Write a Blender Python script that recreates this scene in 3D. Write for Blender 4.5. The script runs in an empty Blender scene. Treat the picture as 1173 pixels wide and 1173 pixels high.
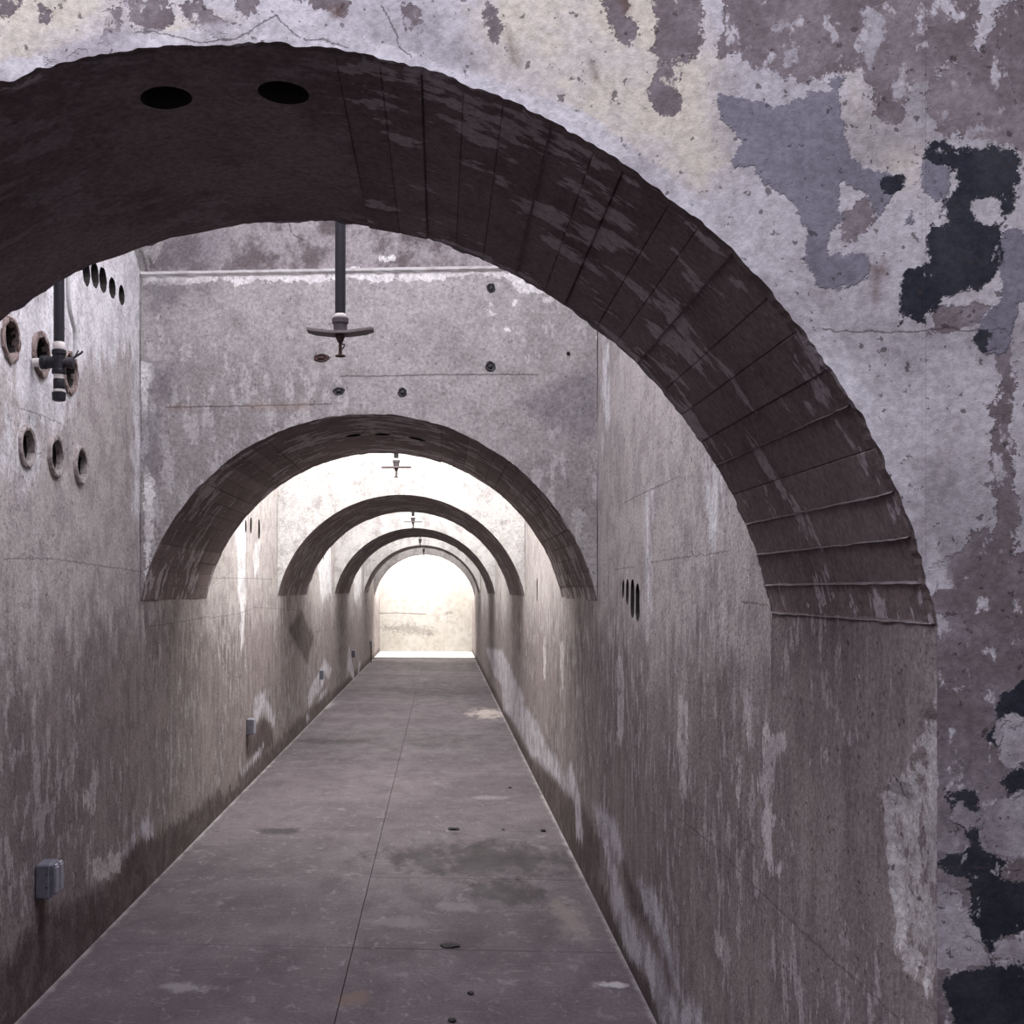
import bpy, bmesh, math, random
import numpy as np
from mathutils import Vector, Matrix

random.seed(7)
rng = np.random.default_rng(7)
SC = bpy.context.scene
COL = SC.collection

# ------------------------------------------------------------------ camera
F, EYE, YAW = 1270.0, 1.6, 0.058          # focal length in px of a 1173 px frame, eye height, yaw to the left
VPX, VPY = 505.0, 676.0
SN, CS = math.sin(YAW), math.cos(YAW)
PCX, PCY = VPX - F * math.tan(YAW), VPY
cam = bpy.data.cameras.new('camera')
cam.sensor_width = 36.0
cam.lens = 36.0 * F / 1173.0
cam.shift_x = (586.5 - PCX) / 1173.0
cam.shift_y = (PCY - 586.5) / 1173.0
cam.clip_start = 0.02
camo = bpy.data.objects.new('camera', cam)
camo.location = (0, 0, EYE)
camo.rotation_euler = (math.pi / 2, 0, YAW)
COL.objects.link(camo)
SC.camera = camo

# ------------------------------------------------------------------ world, lights, exposure
w = bpy.data.worlds.new('world')
SC.world = w
w.use_nodes = True
w.node_tree.nodes['Background'].inputs[0].default_value = (0.62, 0.68, 0.80, 1)
w.node_tree.nodes['Background'].inputs[1].default_value = 0.3

XL, XR = -1.576, 0.80                      # faces of the two side walls
ACX, ACZ, AR = -0.388, 1.305, 1.212        # arch circle
ARCH = [(1.84, 2.74), (5.75, 7.40), (10.65, 13.0), (16.4, 19.1), (22.6, 24.1), (26.2, 26.55)]
END_Y = 28.6
TOP = 4.4
SPRING = ACZ + math.sqrt(AR ** 2 - (XR - ACX) ** 2)

def skylight(y0, y1, x0, x1, power, color):
    L = bpy.data.lights.new('skylight', 'AREA')
    L.shape = 'RECTANGLE'
    L.size, L.size_y = x1 - x0, y1 - y0
    L.energy, L.color = power, color
    o = bpy.data.objects.new('skylight', L)
    o.location = ((x0 + x1) / 2, (y0 + y1) / 2, TOP - 0.03)
    COL.objects.link(o)
COOL, NEUT, WARM = (0.88, 0.865, 1.0), (1.0, 0.975, 0.965), (1.0, 0.98, 0.95)
skylight(-0.8, 1.5, -2.6, 1.2, 180, COOL)
skylight(2.9, 4.9, -1.3, 0.6, 116, (0.925, 0.90, 1.0))
skylight(7.7, 10.35, -1.4, 0.65, 330, NEUT)
skylight(13.3, 16.1, -1.4, 0.65, 290, NEUT)
skylight(19.4, 22.3, -1.4, 0.65, 240, NEUT)
skylight(24.3, 26.0, -1.4, 0.65, 100, NEUT)
skylight(26.8, 28.4, -1.4, 0.65, 480, WARM)

SC.cycles.max_bounces = 8
SC.cycles.diffuse_bounces = 6
SC.cycles.caustics_reflective = False
SC.cycles.caustics_refractive = False
vs = SC.view_settings
vs.view_transform = 'Standard'
vs.look = 'None'
vs.exposure = 0.0
vs.gamma = 1.0
vs.use_curve_mapping = False

# ------------------------------------------------------------------ pixel -> point on a plane
def ray(u, v):
    a = (u - PCX) / F
    return (a * CS - SN, a * SN + CS, (PCY - v) / F)
def on_y(u, v, Y):
    d = ray(u, v); k = Y / d[1]
    return (k * d[0], EYE + k * d[2])
def on_x(u, v, X):
    d = ray(u, v); k = X / d[0]
    return (k * d[1], EYE + k * d[2])
def on_z(u, v, Z=0.0):
    d = ray(u, v); k = (Z - EYE) / d[2]
    return (k * d[0], k * d[1])
def px_size(Y):                            # metres per photo pixel at depth Y
    return Y / F
def crop(ox, oy, s, pts):
    return [(ox + x / s, oy + y / s) for x, y in pts]

# ------------------------------------------------------------------ signed distance masks
def sdf(P, poly):
    """P (n,2) points, poly [(x,y)]; positive inside."""
    q = np.asarray(poly, float)
    lo, hi = q.min(0) - 0.35, q.max(0) + 0.35
    out = np.full(len(P), -0.35)
    sel = np.where(((P > lo) & (P < hi)).all(1))[0]
    if not len(sel):
        return out
    p = P[sel]
    d2 = np.full(len(p), 1e9)
    ins = np.zeros(len(p), bool)
    n = len(q)
    for i in range(n):
        a, b = q[i], q[(i + 1) % n]
        e = b - a
        L = max((e ** 2).sum(), 1e-12)
        t = np.clip(((p - a) @ e) / L, 0, 1)
        r = p - (a + t[:, None] * e)
        d2 = np.minimum(d2, (r ** 2).sum(1))
        c = (a[1] > p[:, 1]) != (b[1] > p[:, 1])
        if abs(e[1]) > 1e-12:
            ins ^= c & (p[:, 0] < e[0] * (p[:, 1] - a[1]) / e[1] + a[0])
    d = np.sqrt(d2)
    out[sel] = np.clip(np.where(ins, d, -d), -0.35, 0.35)
    return out
def mask(P, polys, holes=()):
    v = np.full(len(P), -0.35)
    for q in polys:
        v = np.maximum(v, sdf(P, q))
    for q in holes:
        v = np.minimum(v, -sdf(P, q))
    return v
def set_attr(me, name, vals):
    a = me.attributes.get(name) or me.attributes.new(name, 'FLOAT', 'POINT')
    a.data.foreach_set('value', np.asarray(vals, np.float32))
def coords(me):
    c = np.zeros(len(me.vertices) * 3)
    me.vertices.foreach_get('co', c)
    return c.reshape(-1, 3)

# ------------------------------------------------------------------ materials
class Mat:
    def __init__(s, name):
        s.m = bpy.data.materials.new(name)
        s.m.use_nodes = True
        s.t = s.m.node_tree
        s.b = s.t.nodes['Principled BSDF']
        s.geo = s.t.nodes.new('ShaderNodeNewGeometry')
        s.pos = s.geo.outputs['Position']
    def n(s, kind, **kw):
        x = s.t.nodes.new(kind)
        for k, v in kw.items():
            setattr(x, k, v)
        return x
    def link(s, a, b):
        s.t.links.new(a, b)
    def put(s, sock, v):
        if hasattr(v, 'node'):
            s.link(v, sock)
        elif isinstance(v, (tuple, list)) and len(v) == 3 and sock.type == 'RGBA':
            sock.default_value = (*v, 1)
        else:
            sock.default_value = v
    def scale(s, v, off=(0, 0, 0)):
        x = s.n('ShaderNodeMapping')
        s.link(s.pos, x.inputs[0])
        x.inputs['Location'].default_value = off
        x.inputs['Scale'].default_value = v
        return x.outputs[0]
    def noise(s, sc, detail=6, rough=0.6, vec=None, dist=0.0):
        x = s.n('ShaderNodeTexNoise')
        s.link(vec or s.pos, x.inputs['Vector'])
        x.inputs['Scale'].default_value = sc
        x.inputs['Detail'].default_value = detail
        x.inputs['Roughness'].default_value = rough
        x.inputs['Distortion'].default_value = dist
        return x.outputs['Fac']
    def math(s, op, a, b=0.0, c=None):
        x = s.n('ShaderNodeMath', operation=op)
        s.put(x.inputs[0], a); s.put(x.inputs[1], b)
        if c is not None:
            s.put(x.inputs[2], c)
        return x.outputs[0]
    def step(s, v, lo, hi, a=0.0, b=1.0):
        x = s.n('ShaderNodeMapRange', interpolation_type='SMOOTHSTEP')
        s.put(x.inputs[0], v)
        for i, k in enumerate((lo, hi, a, b)):
            s.put(x.inputs[i + 1], k)
        return x.outputs[0]
    def mix(s, f, a, b, mode='MIX'):
        x = s.n('ShaderNodeMix', data_type='RGBA', blend_type=mode)
        s.put(x.inputs[0], f); s.put(x.inputs[6], a); s.put(x.inputs[7], b)
        return x.outputs[2]
    def attr(s, name):
        return s.n('ShaderNodeAttribute', attribute_name=name).outputs['Fac']
    def xyz(s):
        x = s.n('ShaderNodeSeparateXYZ')
        s.link(s.pos, x.inputs[0])
        return x.outputs
    def bump(s, h, strength=0.5, dist=0.01, prev=None):
        x = s.n('ShaderNodeBump')
        x.inputs['Strength'].default_value = strength
        x.inputs['Distance'].default_value = dist
        s.link(h, x.inputs['Height'])
        if prev is not None:
            s.link(prev, x.inputs['Normal'])
        return x.outputs[0]
    def done(s, col, rough=0.88, nrm=None, spec=0.15, metal=0.0):
        s.put(s.b.inputs['Base Color'], col)
        s.put(s.b.inputs['Roughness'], rough)
        s.b.inputs['Specular IOR Level'].default_value = spec
        s.b.inputs['Metallic'].default_value = metal
        if nrm is not None:
            s.link(nrm, s.b.inputs['Normal'])
        return s.m

def concrete(name, cA, cB, cDark, layers=(), streak=0.35, cStreak=(0.5, 0.47, 0.46), flecks=0.5,
             fleck_col=(0.6, 0.58, 0.6), pits=0.6, bumpd=0.01, big=1.3, tone_obj=0.0, mid=0.5, grit=0.3, arc=False, fl_at=0.58, relief=False):
    k = Mat(name)
    n1 = k.noise(big, 5, 0.65, dist=0.4)
    n2 = k.noise(7.0, 6, 0.68)
    n3 = k.noise(70.0, 3, 0.75)
    if arc:                                # unroll the vault: u along the curve, v along the passage
        x, y, z = k.xyz()
        cv = k.n('ShaderNodeCombineXYZ')
        k.link(k.math('MULTIPLY', k.math('ARCTAN2', k.math('SUBTRACT', z, ACZ), k.math('SUBTRACT', x, ACX)), AR), cv.inputs[0])
        k.link(k.math('MULTIPLY', y, 2.3), cv.inputs[1])
        arcv = cv.outputs[0]
    col = k.mix(k.step(n1, 0.38, 0.62), cA, cB)
    col = k.mix(k.math('MULTIPLY', k.step(n2, 0.44, 0.68), mid), col, cDark)
    st = None
    if streak:
        st = k.noise(1.0, 5, 0.68, vec=k.scale((16, 16, 1.7)))
        col = k.mix(k.math('MULTIPLY', k.step(st, 0.50, 0.68), streak), col, cStreak)
        col = k.mix(k.math('MULTIPLY', k.step(st, 0.46, 0.32), streak * 0.8), col, cDark)
    ez = k.noise(5.0 if arc else 15.0, 5 if arc else 6, 0.66 if arc else 0.72, vec=arcv if arc else k.scale((1, 1, 0.42), (5, 2, 3)))
    if flecks:
        gate = k.step(n1, 0.40, 0.56)
        fl = k.math('ADD', ez, k.math('MULTIPLY', k.math('SUBTRACT', gate, 0.5), 0.16 if arc else 0.10))
        col = k.mix(k.math('MULTIPLY', k.step(fl, fl_at - 0.01, fl_at + 0.02), flecks), col, fleck_col)
    h = k.math('MULTIPLY_ADD', n3, 0.35, k.math('MULTIPLY', n2, 0.65))
    need_iso = any(not L.get('st') for L in layers)
    ei = k.noise(18.0, 6, 0.72, vec=k.scale((1, 1, 1), (1.7, 2.3, 0.9))) if need_iso else None
    wv = k.noise(24.0, 5, 0.7, vec=k.scale((1, 1, 0.7), (9, 1, 4))) if any(L.get('worn') for L in layers) else None
    for L in layers:
        c = L['col']
        e = ez if L.get('st') else ei
        jit = k.math('MULTIPLY', k.math('SUBTRACT', e, 0.5), L.get('amp', 0.05))
        s_ = L.get('soft', 0.002)
        if L.get('line'):
            d = k.math('ABSOLUTE', k.math('ADD', k.attr(L['attr']), jit))
            m = k.step(d, L['line'] * 1.6, L['line'] * 0.5)
        else:
            m = k.step(k.math('ADD', k.attr(L['attr']), jit), -s_, s_)
        c2 = L.get('col2', tuple(x * 0.78 for x in c))
        lc = k.mix(k.step(n2, 0.42, 0.62), c, c2)
        fac = k.math('MULTIPLY', m, L.get('op', 1.0))
        if L.get('worn'):
            fac = k.math('MULTIPLY', fac, k.step(wv, L['worn'] + 0.035, L['worn'] - 0.035))
        col = k.mix(fac, col, lc)
        if relief and L.get('th'):
            h = k.math('ADD', h, k.math('MULTIPLY', m, L['th']))
    if grit:
        g = k.step(n3, 0.28, 0.72, 1.0 - grit, 1.0 + grit * 0.6)
        col = k.mix(1.0, col, g, 'MULTIPLY')
    if pits:
        pn = k.noise(58.0, 3, 0.55, vec=k.scale((1, 1, 1), (11, 5, 2)))
        pm = k.math('MULTIPLY', k.step(pn, 0.645, 0.69), pits)
        col = k.mix(pm, col, (0.05, 0.042, 0.042))
    if tone_obj:
        oi = k.n('ShaderNodeObjectInfo')
        col = k.mix(1.0, col, k.step(oi.outputs['Random'], 0, 1, 1.0 - tone_obj, 1.0 + tone_obj * 0.5), 'MULTIPLY')
    return k.done(col, 0.9, k.bump(h, 0.7, bumpd))

def plain(name, c, rough=0.6, metal=0.0, var=0.25, sc=30.0, c2=None, spec=0.3):
    k = Mat(name)
    n = k.noise(sc, 6, 0.65)
    col = k.mix(k.step(n, 0.42, 0.68), c, c2 or tuple(x * (1 - var) for x in c))
    return k.done(col, rough, k.bump(n, 0.25, 0.003), spec, metal)

M = {}
CREAM, PLAST = (0.66, 0.60, 0.49), (0.60, 0.575, 0.60)
MAUVE, LAV, NAVY = (0.18, 0.148, 0.155), (0.235, 0.225, 0.265), (0.026, 0.029, 0.040)
M['face1'] = concrete('peeling_plaster', PLAST, (0.52, 0.49, 0.51), (0.37, 0.335, 0.345), streak=0.15, cStreak=(0.62,0.58,0.58), flecks=0.0, pits=0.7, relief=True, bumpd=0.005, grit=0.22, layers=[
    dict(attr='cream', col=CREAM, col2=(0.62, 0.57, 0.52), amp=0.16, soft=0.05, op=0.9),
    dict(attr='smudge', col=(0.30, 0.275, 0.295), amp=0.25, soft=0.05, op=0.6),
    dict(attr='brown', col=MAUVE, col2=(0.265, 0.232, 0.245), amp=0.11, ns=11, worn=0.60, ws=13, th=-0.5),
    dict(attr='lav', col=LAV, col2=(0.20, 0.19, 0.225), amp=0.06, ns=20, th=0.5),
    dict(attr='navy', col=NAVY, col2=(0.045, 0.047, 0.06), amp=0.075, ns=30, worn=0.66, ws=26, th=0.6),
    dict(attr='chip', col=(0.45, 0.425, 0.45), col2=(0.29, 0.26, 0.275), amp=0.08, worn=0.60),
    dict(attr='rust', col=(0.13, 0.075, 0.05), amp=0.03, soft=0.012, op=0.8),
    dict(attr='rim', col=(0.66, 0.64, 0.66), col2=(0.42, 0.39, 0.41), amp=0.06, ns=20, soft=0.006, op=0.85),
    dict(attr='crack', col=(0.07, 0.06, 0.06), amp=0.03, line=0.0013, op=0.7),
])
BR_A, BR_B, BR_D = (0.29, 0.25, 0.242), (0.215, 0.184, 0.184), (0.125, 0.105, 0.108)
wall_layers = [
    dict(attr='upper_tone', col=(0.55, 0.515, 0.495), col2=(0.41, 0.375, 0.365), amp=1.3, st=1, soft=0.30, op=0.8),  # paler, streaky tone that grows towards the top of the side walls
    dict(attr='pale', col=(0.80, 0.80, 0.82), col2=(0.58, 0.57, 0.58), amp=0.55, st=1, soft=0.06, op=0.85),
    dict(attr='damp_dark', col=(0.085, 0.065, 0.063), col2=(0.14, 0.115, 0.112), amp=0.40, st=1, soft=0.04, op=0.95),
    dict(attr='salt', col=(0.62, 0.60, 0.65), col2=(0.34, 0.32, 0.345), amp=0.32, st=1, soft=0.03, op=0.85),
    dict(attr='chip', col=(0.60, 0.57, 0.565), col2=(0.42, 0.39, 0.39), amp=0.16, st=1, worn=0.56, soft=0.004, op=0.9),
    dict(attr='crack', col=(0.10, 0.08, 0.08), amp=0.03, line=0.0024, op=0.55),
    dict(attr='edge', col=(0.52, 0.5, 0.51), amp=0.06, soft=0.006, op=0.75),
]
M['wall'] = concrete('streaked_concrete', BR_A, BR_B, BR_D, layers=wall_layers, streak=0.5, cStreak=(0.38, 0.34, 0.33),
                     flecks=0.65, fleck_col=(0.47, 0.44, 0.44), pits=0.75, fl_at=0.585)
M['face2'] = concrete('grey_concrete', (0.37, 0.355, 0.345), (0.285, 0.267, 0.262), (0.19, 0.174, 0.172), streak=0.15, flecks=0.55, fleck_col=(0.50, 0.485, 0.48), pits=0.5, layers=[
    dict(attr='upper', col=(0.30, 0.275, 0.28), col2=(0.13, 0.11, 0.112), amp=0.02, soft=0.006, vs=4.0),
    dict(attr='chip', col=(0.68, 0.67, 0.66), col2=(0.54, 0.52, 0.51), amp=0.11, worn=0.62),
    dict(attr='damp_dark', col=(0.21, 0.19, 0.205), amp=0.18, ns=6, soft=0.05, op=0.7),
    dict(attr='crack', col=(0.10, 0.08, 0.08), amp=0.016, line=0.0035, op=0.7),
    dict(attr='rust', col=(0.30, 0.22, 0.18), amp=0.05, soft=0.02, op=0.5),
])
M['face3'] = concrete('pale_concrete', (0.56, 0.55, 0.54), (0.44, 0.425, 0.42), (0.27, 0.255, 0.25), streak=0.3, cStreak=(0.52, 0.5, 0.49), flecks=0.4, fleck_col=(0.6, 0.59, 0.58), pits=0.3, mid=0.75)
M['endwall'] = concrete('cream_plaster', (0.58, 0.565, 0.54), (0.50, 0.475, 0.435), (0.34, 0.31, 0.28), streak=0.3, cStreak=(0.58, 0.55, 0.50), flecks=0.0, pits=0.0, big=0.9, layers=[
    dict(attr='crack', col=(0.22, 0.19, 0.17), amp=0.08, line=0.012, op=0.8),
    dict(attr='damp_dark', col=(0.26, 0.23, 0.21), amp=0.8, soft=0.05, op=0.6)])
M['soffit'] = concrete('board_marked_concrete', (0.25, 0.203, 0.198), (0.185, 0.147, 0.144), (0.115, 0.09, 0.088), streak=0.0,
                       flecks=0.85, fleck_col=(0.50, 0.46, 0.47), pits=0.4, tone_obj=0.16, big=2.2, arc=True, fl_at=0.575)
M['soffit_smooth'] = concrete('sooty_render', (0.27, 0.22, 0.215), (0.185, 0.148, 0.147), (0.11, 0.086, 0.086), streak=0.0,
                              flecks=0.35, fleck_col=(0.36, 0.33, 0.34), pits=0.4, big=2.0, arc=True, fl_at=0.61)
M['dark'] = plain('dark_cavity', (0.03, 0.026, 0.025), 0.9)
M['joint'] = plain('joint_fill', (0.10, 0.082, 0.08), 0.95)

def floor_mat():
    k = Mat('worn_floor_concrete')
    n1 = k.noise(0.9, 7, 0.62, dist=0.5)
    n2 = k.noise(5.0, 8, 0.68, vec=k.scale((1.0, 0.55, 1)))
    n3 = k.noise(60, 4, 0.7)
    col = k.mix(k.step(n1, 0.38, 0.64), (0.118, 0.098, 0.109), (0.083, 0.068, 0.077))
    col = k.mix(k.math('MULTIPLY', k.step(n2, 0.45, 0.72), 0.55), col, (0.07, 0.06, 0.064))
    sc = k.noise(13, 9, 0.74, vec=k.scale((1.0, 0.7, 1), (2, 3, 0)), dist=0.8)
    col = k.mix(k.math('MULTIPLY', k.step(sc, 0.56, 0.63), 0.55), col, (0.205, 0.19, 0.20))
    s2 = k.noise(5, 6, 0.75, vec=k.scale((1.0, 5.0, 1), (7, 3, 0)), dist=0.5)
    col = k.mix(k.math('MULTIPLY', k.step(s2, 0.58, 0.66), 0.35), col, (0.25, 0.23, 0.225))
    col = k.mix(1.0, col, k.step(n3, 0.28, 0.72, 0.75, 1.2), 'MULTIPLY')
    en = k.noise(7.0, 6, 0.72, vec=k.scale((1, 0.45, 1), (3.3, 1.2, 1)))
    x, y, z = k.xyz()
    def blob(cx, cy, rx, ry, c, op, soft=0.5, amp=2.4):
        nonlocal col
        dx = k.math('DIVIDE', k.math('SUBTRACT', x, cx), rx)
        dy = k.math('DIVIDE', k.math('SUBTRACT', y, cy), ry)
        r = k.math('SQRT', k.math('ADD', k.math('MULTIPLY', dx, dx), k.math('MULTIPLY', dy, dy)))
        r = k.math('ADD', r, k.math('MULTIPLY', k.math('SUBTRACT', en, 0.5), amp * 2))
        col = k.mix(k.math('MULTIPLY', k.step(r, 1.0 + soft, 1.0 - soft), op), col, c)
    DK, WH = (0.026, 0.021, 0.023), (0.29, 0.275, 0.28)
    for u0, u1, v0, v1, c, op in ((455, 652, 966, 1002, DK, .8), (520, 590, 968, 990, DK, .6), (540, 628, 1013, 1033, DK, .75), (298, 336, 948, 955, DK, .8),
                                  (330, 420, 846, 852, DK, .6), (460, 540, 783, 800, DK, .3), (500, 545, 1032, 1044, WH, .35), (180, 240, 1125, 1136, WH, .5),
                                  (636, 668, 1030, 1075, (0.30, .25, .225), .35), (430, 500, 1050, 1062, (0.22, .2, .2), .4), (545, 580, 911, 915, WH, .35),
                                  (360, 380, 805, 812, WH, .6), (540, 575, 812, 822, (0.45, .40, .36), .6), (392, 425, 1135, 1150, (0.15, .10, .085), .7),
                                  (684, 716, 1124, 1131, (0.5, .48, .5), .7)):
        a, b = on_z(u0, (v0 + v1) / 2), on_z(u1, (v0 + v1) / 2)
        yb, yf = on_z((u0 + u1) / 2, v1)[1], on_z((u0 + u1) / 2, v0)[1]
        blob((a[0] + b[0]) / 2, (yb + yf) / 2, (b[0] - a[0]) / 2, (yf - yb) / 2, c, op)
    # lime along both foot joints
    for ed in (XL, XR):
        d = k.math('ABSOLUTE', k.math('SUBTRACT', x, ed))
        e = k.noise(6, 6, 0.7)
        col = k.mix(k.math('MULTIPLY', k.step(k.math('ADD', d, k.math('MULTIPLY', e, 0.10)), 0.085, 0.045), 0.65), col, (0.36, 0.34, 0.34))
    h = k.math('MULTIPLY_ADD', n3, 0.3, n2)
    return k.done(col, k.step(n2, 0.3, 0.75, 0.62, 0.85), k.bump(h, 0.3, 0.006), 0.25)
M['floor'] = floor_mat()
M['endfloor'] = plain('lit_end_floor', (0.62, 0.60, 0.57), 0.85, sc=6.0, var=0.15)  # strong light on the end floor put partly into this pale colour
M['pipe'] = plain('black_iron', (0.022, 0.022, 0.027), 0.45, 0.3, sc=60)
M['iron'] = plain('dark_cast_iron', (0.045, 0.042, 0.048), 0.6, 0.2, sc=50)
M['grey_metal'] = plain('grey_casting', (0.09, 0.08, 0.088), 0.6, 0.3, sc=40)
M['ring'] = plain('white_thread_tape', (0.66, 0.63, 0.60), 0.8, sc=60)
M['plate'] = plain('dull_grey_plate', (0.19, 0.165, 0.165), 0.6, 0.2, sc=40)
M['rusty'] = plain('rusty_iron', (0.075, 0.042, 0.038), 0.8, 0.1, sc=60, c2=(0.03, 0.022, 0.022))
M['conduit'] = plain('painted_conduit', (0.46, 0.47, 0.46), 0.6, sc=40)
M['box'] = plain('zinc_box', (0.27, 0.28, 0.33), 0.42, 0.5, sc=40)
M['cover'] = plain('aluminium_cover', (0.44, 0.45, 0.52), 0.4, 0.5, sc=50)
M['sleeve'] = plain('mortar_rim', (0.36, 0.325, 0.31), 0.95, sc=50, c2=(0.17, 0.14, 0.13))
M['sleeve_rust'] = plain('rusty_sleeve', (0.30, 0.24, 0.22), 0.95, sc=30, c2=(0.075, 0.04, 0.033))
M['fin'] = plain('mortar_fin', (0.27, 0.24, 0.24), 0.95, sc=40, c2=(0.16, 0.135, 0.135))
M['stone'] = plain('dark_stone', (0.05, 0.045, 0.045), 0.9, sc=80)

# ------------------------------------------------------------------ object helpers
def link_mesh(name, me, mats, parent=None, smooth=False):
    for m in (mats if isinstance(mats, (list, tuple)) else [mats]):
        me.materials.append(m)
    if smooth:
        me.polygons.foreach_set('use_smooth', [True] * len(me.polygons))
        me.set_sharp_from_angle(angle=0.6)
    o = bpy.data.objects.new(name, me)
    COL.objects.link(o)
    o.parent = parent
    return o
def from_bm(name, bm, mats, parent=None, smooth=False):
    me = bpy.data.meshes.new(name)
    bm.normal_update()
    bm.to_mesh(me)
    bm.free()
    return link_mesh(name, me, mats, parent, smooth)
def structure(o):
    o['kind'] = 'structure'
    return o
def tag(o, label, cat, group=None):
    o['label'] = label
    o['category'] = cat
    if group:
        o['group'] = group
    return o
def empty(name, loc):
    o = bpy.data.objects.new(name, None)
    o.empty_display_size = 0.1
    o.location = loc
    COL.objects.link(o)
    return o
def box(bm, x0, x1, y0, y1, z0, z1, bevel=0.0):
    r = bmesh.ops.create_cube(bm, size=1.0)
    for v in r['verts']:
        v.co = Vector(((x0 + x1) / 2 + v.co.x * (x1 - x0), (y0 + y1) / 2 + v.co.y * (y1 - y0), (z0 + z1) / 2 + v.co.z * (z1 - z0)))
    if bevel:
        es = list({e for v in r['verts'] for e in v.link_edges})
        bmesh.ops.bevel(bm, geom=es, offset=bevel, segments=2, affect='EDGES', profile=0.5)
def lathe(bm, prof, loc=(0, 0, 0), axis='Z', n=20, wob=0.0, cap=True):
    """prof: [(radius, height)] turned about an axis."""
    rings = []
    for r, h in prof:
        ring = []
        for i in range(n):
            a = 2 * math.pi * i / n
            rr = r * (1 + wob * random.uniform(-1, 1))
            p = (rr * math.cos(a), rr * math.sin(a), h)
            if axis == 'X':
                p = (p[2], p[0], p[1])
            elif axis == 'Y':
                p = (p[0], p[2], p[1])
            ring.append(bm.verts.new((p[0] + loc[0], p[1] + loc[1], p[2] + loc[2])))
        rings.append(ring)
    for a, b in zip(rings[:-1], rings[1:]):
        for i in range(n):
            bm.faces.new((a[i], a[(i + 1) % n], b[(i + 1) % n], b[i]))
    if cap:
        bm.faces.new(rings[0][::-1])
        bm.faces.new(rings[-1])
def tube(bm, pts, r, n=10):
    rings = []
    P = [Vector(p) for p in pts]
    for i, p in enumerate(P):
        d = (P[min(i + 1, len(P) - 1)] - P[max(i - 1, 0)]).normalized()
        a = d.orthogonal().normalized() if i == 0 else (u - d * u.dot(d)).normalized()
        u = a
        b = d.cross(a)
        rings.append([bm.verts.new(p + (a * math.cos(2 * math.pi * k / n) + b * math.sin(2 * math.pi * k / n)) * r) for k in range(n)])
    for a, b in zip(rings[:-1], rings[1:]):
        for i in range(n):
            bm.faces.new((a[i], a[(i + 1) % n], b[(i + 1) % n], b[i]))
    bm.faces.new(rings[0][::-1])
    bm.faces.new(rings[-1])
def fix_normals(bm):
    bmesh.ops.recalc_face_normals(bm, faces=bm.faces)

def grid_faces(nu, nv, base=0, flip=False):
    i, j = np.meshgrid(np.arange(nu - 1), np.arange(nv - 1), indexing='ij')
    a = base + i * nv + j
    q = np.stack([a, a + nv, a + nv + 1, a + 1], -1).reshape(-1, 4)
    return q[:, ::-1] if flip else q
def np_mesh(name, V, Fc):
    me = bpy.data.meshes.new(name)
    me.from_pydata(V.tolist() if hasattr(V, 'tolist') else V, [], Fc.tolist() if hasattr(Fc, 'tolist') else Fc)
    me.update()
    return me
def wobble(x, seed, octs=((0.11, 1.0), (0.045, 0.7), (0.019, 0.5))):
    """smooth 1-D noise over arc length x in metres, about -1..1"""
    r = np.random.default_rng(seed)
    out = np.zeros_like(x)
    for L, a in octs:
        g = r.uniform(-1, 1, 4000)
        t = x / L + 1000
        i = np.floor(t).astype(int)
        f = t - i
        f = f * f * (3 - 2 * f)
        out += a * (g[i % 4000] * (1 - f) + g[(i + 1) % 4000] * f)
    return out / 1.6

# cutters for holes through a wall face: list of (centre (y,z), half width, half height, depth)
def cut_holes(o, holes, X, sgn, depth=0.16):
    bm = bmesh.new()
    for (y, z, hw, hh) in holes:
        n = 22
        ring0, ring1 = [], []
        for i in range(n):
            a = 2 * math.pi * i / n
            k = 1 + random.uniform(-0.05, 0.05)
            dy = hw * math.cos(a) * k
            dz = hw * math.sin(a) * k + (hh - hw) * (1 if math.sin(a) > 0 else -1)
            ring0.append(bm.verts.new((X - sgn * 0.05, y + dy, z + dz)))
            ring1.append(bm.verts.new((X + sgn * depth, y + dy * 0.96, z + dz * 0.96)))
        for i in range(n):
            bm.faces.new((ring0[i], ring0[(i + 1) % n], ring1[(i + 1) % n], ring1[i]))
        bm.faces.new(ring0[::-1]); bm.faces.new(ring1)
    fix_normals(bm)
    apply_cut(o, bm)
def apply_cut(o, bm):
    me = bpy.data.meshes.new('cutter')
    bm.to_mesh(me); bm.free()
    me.materials.append(M['dark'])
    c = bpy.data.objects.new('cutter', me)
    COL.objects.link(c)
    md = o.modifiers.new('cut', 'BOOLEAN')
    md.operation, md.object, md.solver = 'DIFFERENCE', c, 'EXACT'
    md.material_mode = 'TRANSFER'
    dg = bpy.context.evaluated_depsgraph_get()
    new = bpy.data.meshes.new_from_object(o.evaluated_get(dg))
    o.modifiers.clear()
    o.data = new
    bpy.data.objects.remove(c)

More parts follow.
